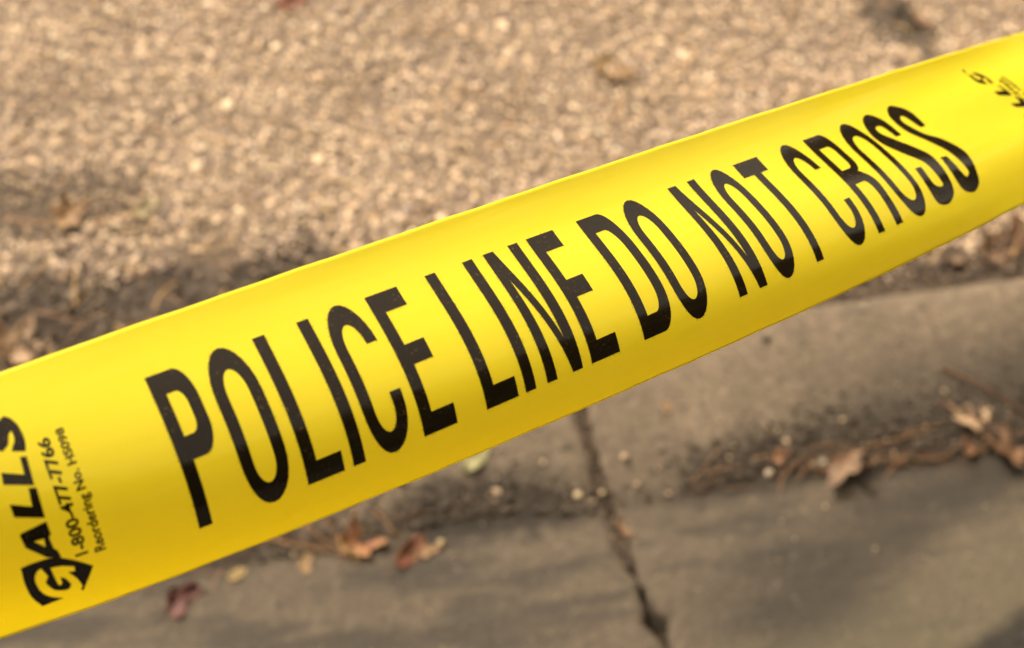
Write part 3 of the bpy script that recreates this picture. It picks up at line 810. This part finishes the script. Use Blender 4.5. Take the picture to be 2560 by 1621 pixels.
TR = {
'logo_s':[(-4.09, 0.1611), (-2.39, 0.1794), (-1.25, 0.2179), (-1.26, 0.2578), (-1.62, 0.2797), (-2.79, 0.2991), (-3.57, 0.2744), (-2.77, 0.2497), (-2.86, 0.2226), (-3.44, 0.2173), (-4.08, 0.2294), (-4.46, 0.2565), (-4.97, 0.2721), (-6.09, 0.2792), (-7.17, 0.2723), (-8.85, 0.2539), (-9.36, 0.2196), (-9.07, 0.1893), (-7.39, 0.1876), (-8.12, 0.2209), (-7.58, 0.2344), (-6.66, 0.2341), (-5.96, 0.222), (-5.53, 0.1868), (-4.73, 0.1642)],
'logo_l':[(-3.03, 0.3077), (-1.49, 0.3134), (-2.26, 0.4154), (-9.25, 0.376), (-8.65, 0.3359), (-3.58, 0.3697)],
'logo_l2':[(-3.88, 0.4179), (-2.02, 0.4255), (-2.61, 0.5365), (-9.58, 0.495), (-9.5, 0.4474), (-4.6, 0.4824)],
'logo_a':[(-2.68, 0.5499), (-2.6, 0.6017), (-3.35, 0.6102), (-3.13, 0.6602), (-2.42, 0.6709), (-2.02, 0.707), (-5.49, 0.6851), (-9.6, 0.6176), (-9.93, 0.5654), (-9.34, 0.5591)],
'logo_ah':[(-7.12, 0.6055), (-4.61, 0.6086), (-4.9, 0.6419)],
'logo_g':[(-12.47, 0.6926), (-8.89, 0.6886), (-3.84, 0.6955), (0.63, 0.736), (4.88, 0.7919), (0.74, 0.8943), (0.13, 0.8884), (0.75, 0.8674), (-0.09, 0.8231), (-1.66, 0.7806), (0.04, 0.7869), (0.3, 0.765), (-2.52, 0.7444), (-5.53, 0.7353), (-4.93, 0.8234), (-3.9, 0.8251), (-3.93, 0.7925), (-2.68, 0.8084), (-1.81, 0.8433), (-2.58, 0.8613), (-4.11, 0.8617), (-6.44, 0.8424), (-7.85, 0.7966), (-6.76, 0.7684), (-7.72, 0.7232), (-8.9, 0.7308), (-10.0, 0.7579), (-10.06, 0.7946), (-9.4, 0.8392), (-7.53, 0.8744), (-4.64, 0.9003), (-10.53, 0.9073), (-12.42, 0.8406), (-12.86, 0.7608)],
'r_s':[(432.99, 0.1194), (434.72, 0.1215), (433.56, 0.1598), (435.58, 0.1748), (434.97, 0.1994), (435.87, 0.227), (439.05, 0.2135), (438.0, 0.1916), (437.93, 0.1619), (439.19, 0.16), (442.48, 0.1884), (442.97, 0.2337), (441.32, 0.2858), (438.65, 0.2787), (440.9, 0.2389), (440.28, 0.224), (437.51, 0.2392), (436.92, 0.272), (434.36, 0.2667), (432.12, 0.2352), (432.69, 0.1918), (433.3, 0.1618), (432.97, 0.1384)],
'r_l':[(441.57, 0.3051), (443.28, 0.3213), (443.81, 0.3687), (443.78, 0.4083), (439.73, 0.3967), (434.43, 0.3734), (433.8, 0.3409), (441.7, 0.36)],
'r_l2':[(444.33, 0.4139), (445.89, 0.4288), (447.68, 0.4729), (446.13, 0.5071), (442.75, 0.5068), (437.2, 0.4841), (435.99, 0.4505), (443.77, 0.4713)],
'S1':[(344.896, 0.188), (339.373, 0.204), (335.844, 0.28), (335.653, 0.374), (340.777, 0.479), (346.725, 0.573), (347.613, 0.689), (347.095, 0.719), (344.296, 0.718), (342.214, 0.685), (342.727, 0.584), (338.713, 0.581), (337.846, 0.768), (343.375, 0.816), (349.72, 0.79), (352.473, 0.732), (353.91, 0.62), (353.595, 0.544), (350.406, 0.48), (345.024, 0.393), (340.978, 0.322), (341.387, 0.277), (344.56, 0.274), (346.082, 0.301), (346.815, 0.372), (350.568, 0.371), (350.037, 0.254)],
'S2':[(363.293, 0.188), (358.633, 0.194), (355.123, 0.253), (355.342, 0.362), (361.147, 0.474), (365.701, 0.574), (367.073, 0.697), (365.659, 0.725), (362.893, 0.721), (361.77, 0.587), (357.628, 0.58), (356.566, 0.763), (362.297, 0.818), (368.246, 0.798), (371.229, 0.745), (374.613, 0.61), (369.81, 0.489), (363.298, 0.418), (359.5, 0.324), (359.851, 0.276), (363.091, 0.273), (365.301, 0.373), (369.065, 0.372), (369.348, 0.254)],
}
def letter(ch, polys, s0, sx=1.0, word=''):
    pl = [[(s0 + x * sx, t * TW) for x, t in p] for p in polys]
    put_print('letter', curve_mesh(pl), label='black condensed letter %s of the word %s' % (ch, word))
    return pl
ALL = []
for ch, polys, s0, sx, word in (
    ('P', L_P(), 33.85, 1.0, 'POLICE'), ('O', L_O(13.0), 48.9, 1.0, 'POLICE'), ('L', L_L(), 65.48, 1, 'POLICE'), ('I', L_I(), 79.31, 1, 'POLICE'), ('C', L_C(12.9), 85.8, 1.0, 'POLICE'), ('E', L_E(), 101.72, 1, 'POLICE'),
    ('L', L_L(), 122.72, 1, 'LINE'), ('I', L_I(), 136.43, 1, 'LINE'), ('N', L_N(), 144.26, 1, 'LINE'), ('E', L_E(), 161.1, 1, 'LINE'),
    ('D', L_D(), 182.03, 1, 'DO'), ('O', L_O(13.3), 198.95, 1, 'DO'),
    ('N', L_N(), 224.11, 1, 'NOT'), ('O', L_O(12.7), 241.9, 1, 'NOT'), ('T', L_T(), 257.96, 1, 'NOT'),
    ('C', L_C(14.1), 280.6, 1, 'CROSS'), ('R', L_R(), 298.95, 1, 'CROSS'), ('O', L_O(15.4), 318.4, 1, 'CROSS')):
    ALL += letter(ch, polys, s0, sx, word)
for kk, cn in (('S1', (10, 11, 24, 25)), ('S2', (9, 10, 21, 22))):
    ALL += letter('S', [smooth(TR[kk], cn)], 0, 1, 'CROSS')

# maker's mark and order lines at the left, and the start of the next mark at the right
REPEAT = 444.5                                # the mark comes again this far along the tape
def mark(name, keys, label=None, ds=0.0):
    pl = []
    for q, cn in keys:
        pts = TR[q]
        pl.append([(s + ds, t * TW) for s, t in (smooth(pts, cn, 4) if cn is not None else pts)])
    put_print(name, curve_mesh(pl), label=label, step=1.6)
mark('logo_letter', [('r_s', (13, 14))], 'black slanted letter S of the maker name GALLS at the right')
mark('logo_letter', [('r_l', None)], 'black slanted upper letter L of the maker name GALLS at the right')
mark('logo_letter', [('r_l2', None)], 'black slanted lower letter L of the maker name GALLS at the right')
for ds, side in ((0, 'left'), (REPEAT, 'right')):
    if not ds: mark('logo_letter', [('logo_l', None)], 'black slanted upper letter L of the maker name GALLS at the ' + side, ds)
    if not ds: mark('logo_letter', [('logo_l2', None)], 'black slanted lower letter L of the maker name GALLS at the ' + side, ds)
    mark('logo_letter', [('logo_a', None), ('logo_ah', None)], 'black slanted letter A of the maker name GALLS at the ' + side, ds)
    mark('logo_letter', [('logo_g', (0, 4, 5, 9, 10, 11, 12, 13, 15, 16, 18, 22, 23, 24, 30, 31, 33))], 'black emblem shaped as letter G with an arrow point at the ' + side, ds)

def print_line(text, name, a, b, h0, h1, bold=.012, lab=None, sh=0.0):
    """text that reads from film point a to film point b (s, t); cap height h0 to h1 mm; letter tops point to smaller s"""
    cu = bpy.data.curves.new('tmp', 'FONT'); cu.body = text; cu.size = 1.0; cu.offset = bold; cu.resolution_u = 3
    me = obj_mesh(cu)
    xs = [v.co.x for v in me.vertices]; x0, x1 = min(xs), max(xs)
    caps = max(v.co.y for v in me.vertices)
    def conv(x, y):
        q = (x - x0) / (x1 - x0); h = h0 + (h1 - h0) * q
        return (a[0] + (b[0] - a[0]) * q - y / caps * h, (a[1] + (b[1] - a[1]) * q - sh * y / caps) * TW)
    put_print(name, me, conv, label=lab, step=1.2)
for ds, side in ((0, 'left'), (REPEAT, 'right')):
    if not ds: print_line('S', 'logo_letter', (-1.0 + ds, .300), (-1.0 + ds, .165), 8.2, 8.2, .055, 'black slanted letter S of the maker name GALLS at the ' + side, .045)
    print_line('1-800-477-7766', 'phone_number', (4.55 + ds, .728), (5.2 + ds, .276), 3.4, 3.1, .03 + ds * .00006, 'black printed telephone number line at the ' + side)
    print_line('Reordering No. HS098', 'order_number', (9.15 + ds, .738), (9.45 + ds, .262), 2.9, 2.1, .026 + ds * .00006, 'black printed reordering number line at the ' + side)

# ink feathering: rows of tiny dots just outside the left and lower edges of the letters
def ink_specks():
    V, F = [], []
    st = []
    for pl in ALL:
        area = sum(pl[i - 1][0] * pl[i][1] - pl[i][0] * pl[i - 1][1] for i in range(len(pl)))
        sg = 1 if area > 0 else -1
        for i in range(len(pl)):
            (x0, y0), (x1, y1) = pl[i - 1], pl[i]
            L = math.hypot(x1 - x0, y1 - y0)
            if L < 1e-6: continue
            dx, dy = (x1 - x0) / L, (y1 - y0) / L
            nx, ny = dy * sg, -dx * sg                       # outward
            p = .75 if nx < -.6 else (.5 if ny > .6 else .12)
            s = rng.uniform(0, .5)
            while s < L:
                if rng.random() < p:
                    off = rng.choice([.22, .3, .38]) + rng.uniform(-.05, .05); ln = rng.uniform(.12, .5); wd = rng.uniform(.06, .13)
                    st.append((x0 + dx * s + nx * off, y0 + dy * s + ny * off, dx, dy, ln, wd))
                s += rng.uniform(.4, .95)
    Sx, Ty = [], []
    for (x, y, dx, dy, ln, wd) in st:
        b = len(Sx)
        for a, c in ((-.5, -.5), (.5, -.5), (.5, .5), (-.5, .5)):
            Sx.append(x + dx * ln * a - dy * wd * c); Ty.append((y + dy * ln * a + dx * wd * c) / TW)
        F.append((b, b + 1, b + 2, b + 3))
    P, N = tape_frame(np.array(Sx), np.array(Ty)); P = P + N * NS * .00006
    F = np.array(F); q = P[F]; fn = np.cross(q[:, 1] - q[:, 0], q[:, 2] - q[:, 0]); fl = (fn * N[F[:, 0]] * NS).sum(1) < 0
    F[fl] = F[fl][:, ::-1]
    o = link('ink_specks', mesh_np('ink_specks', P, F), M_INK, tape); o['kind'] = 'stuff'
ink_specks()
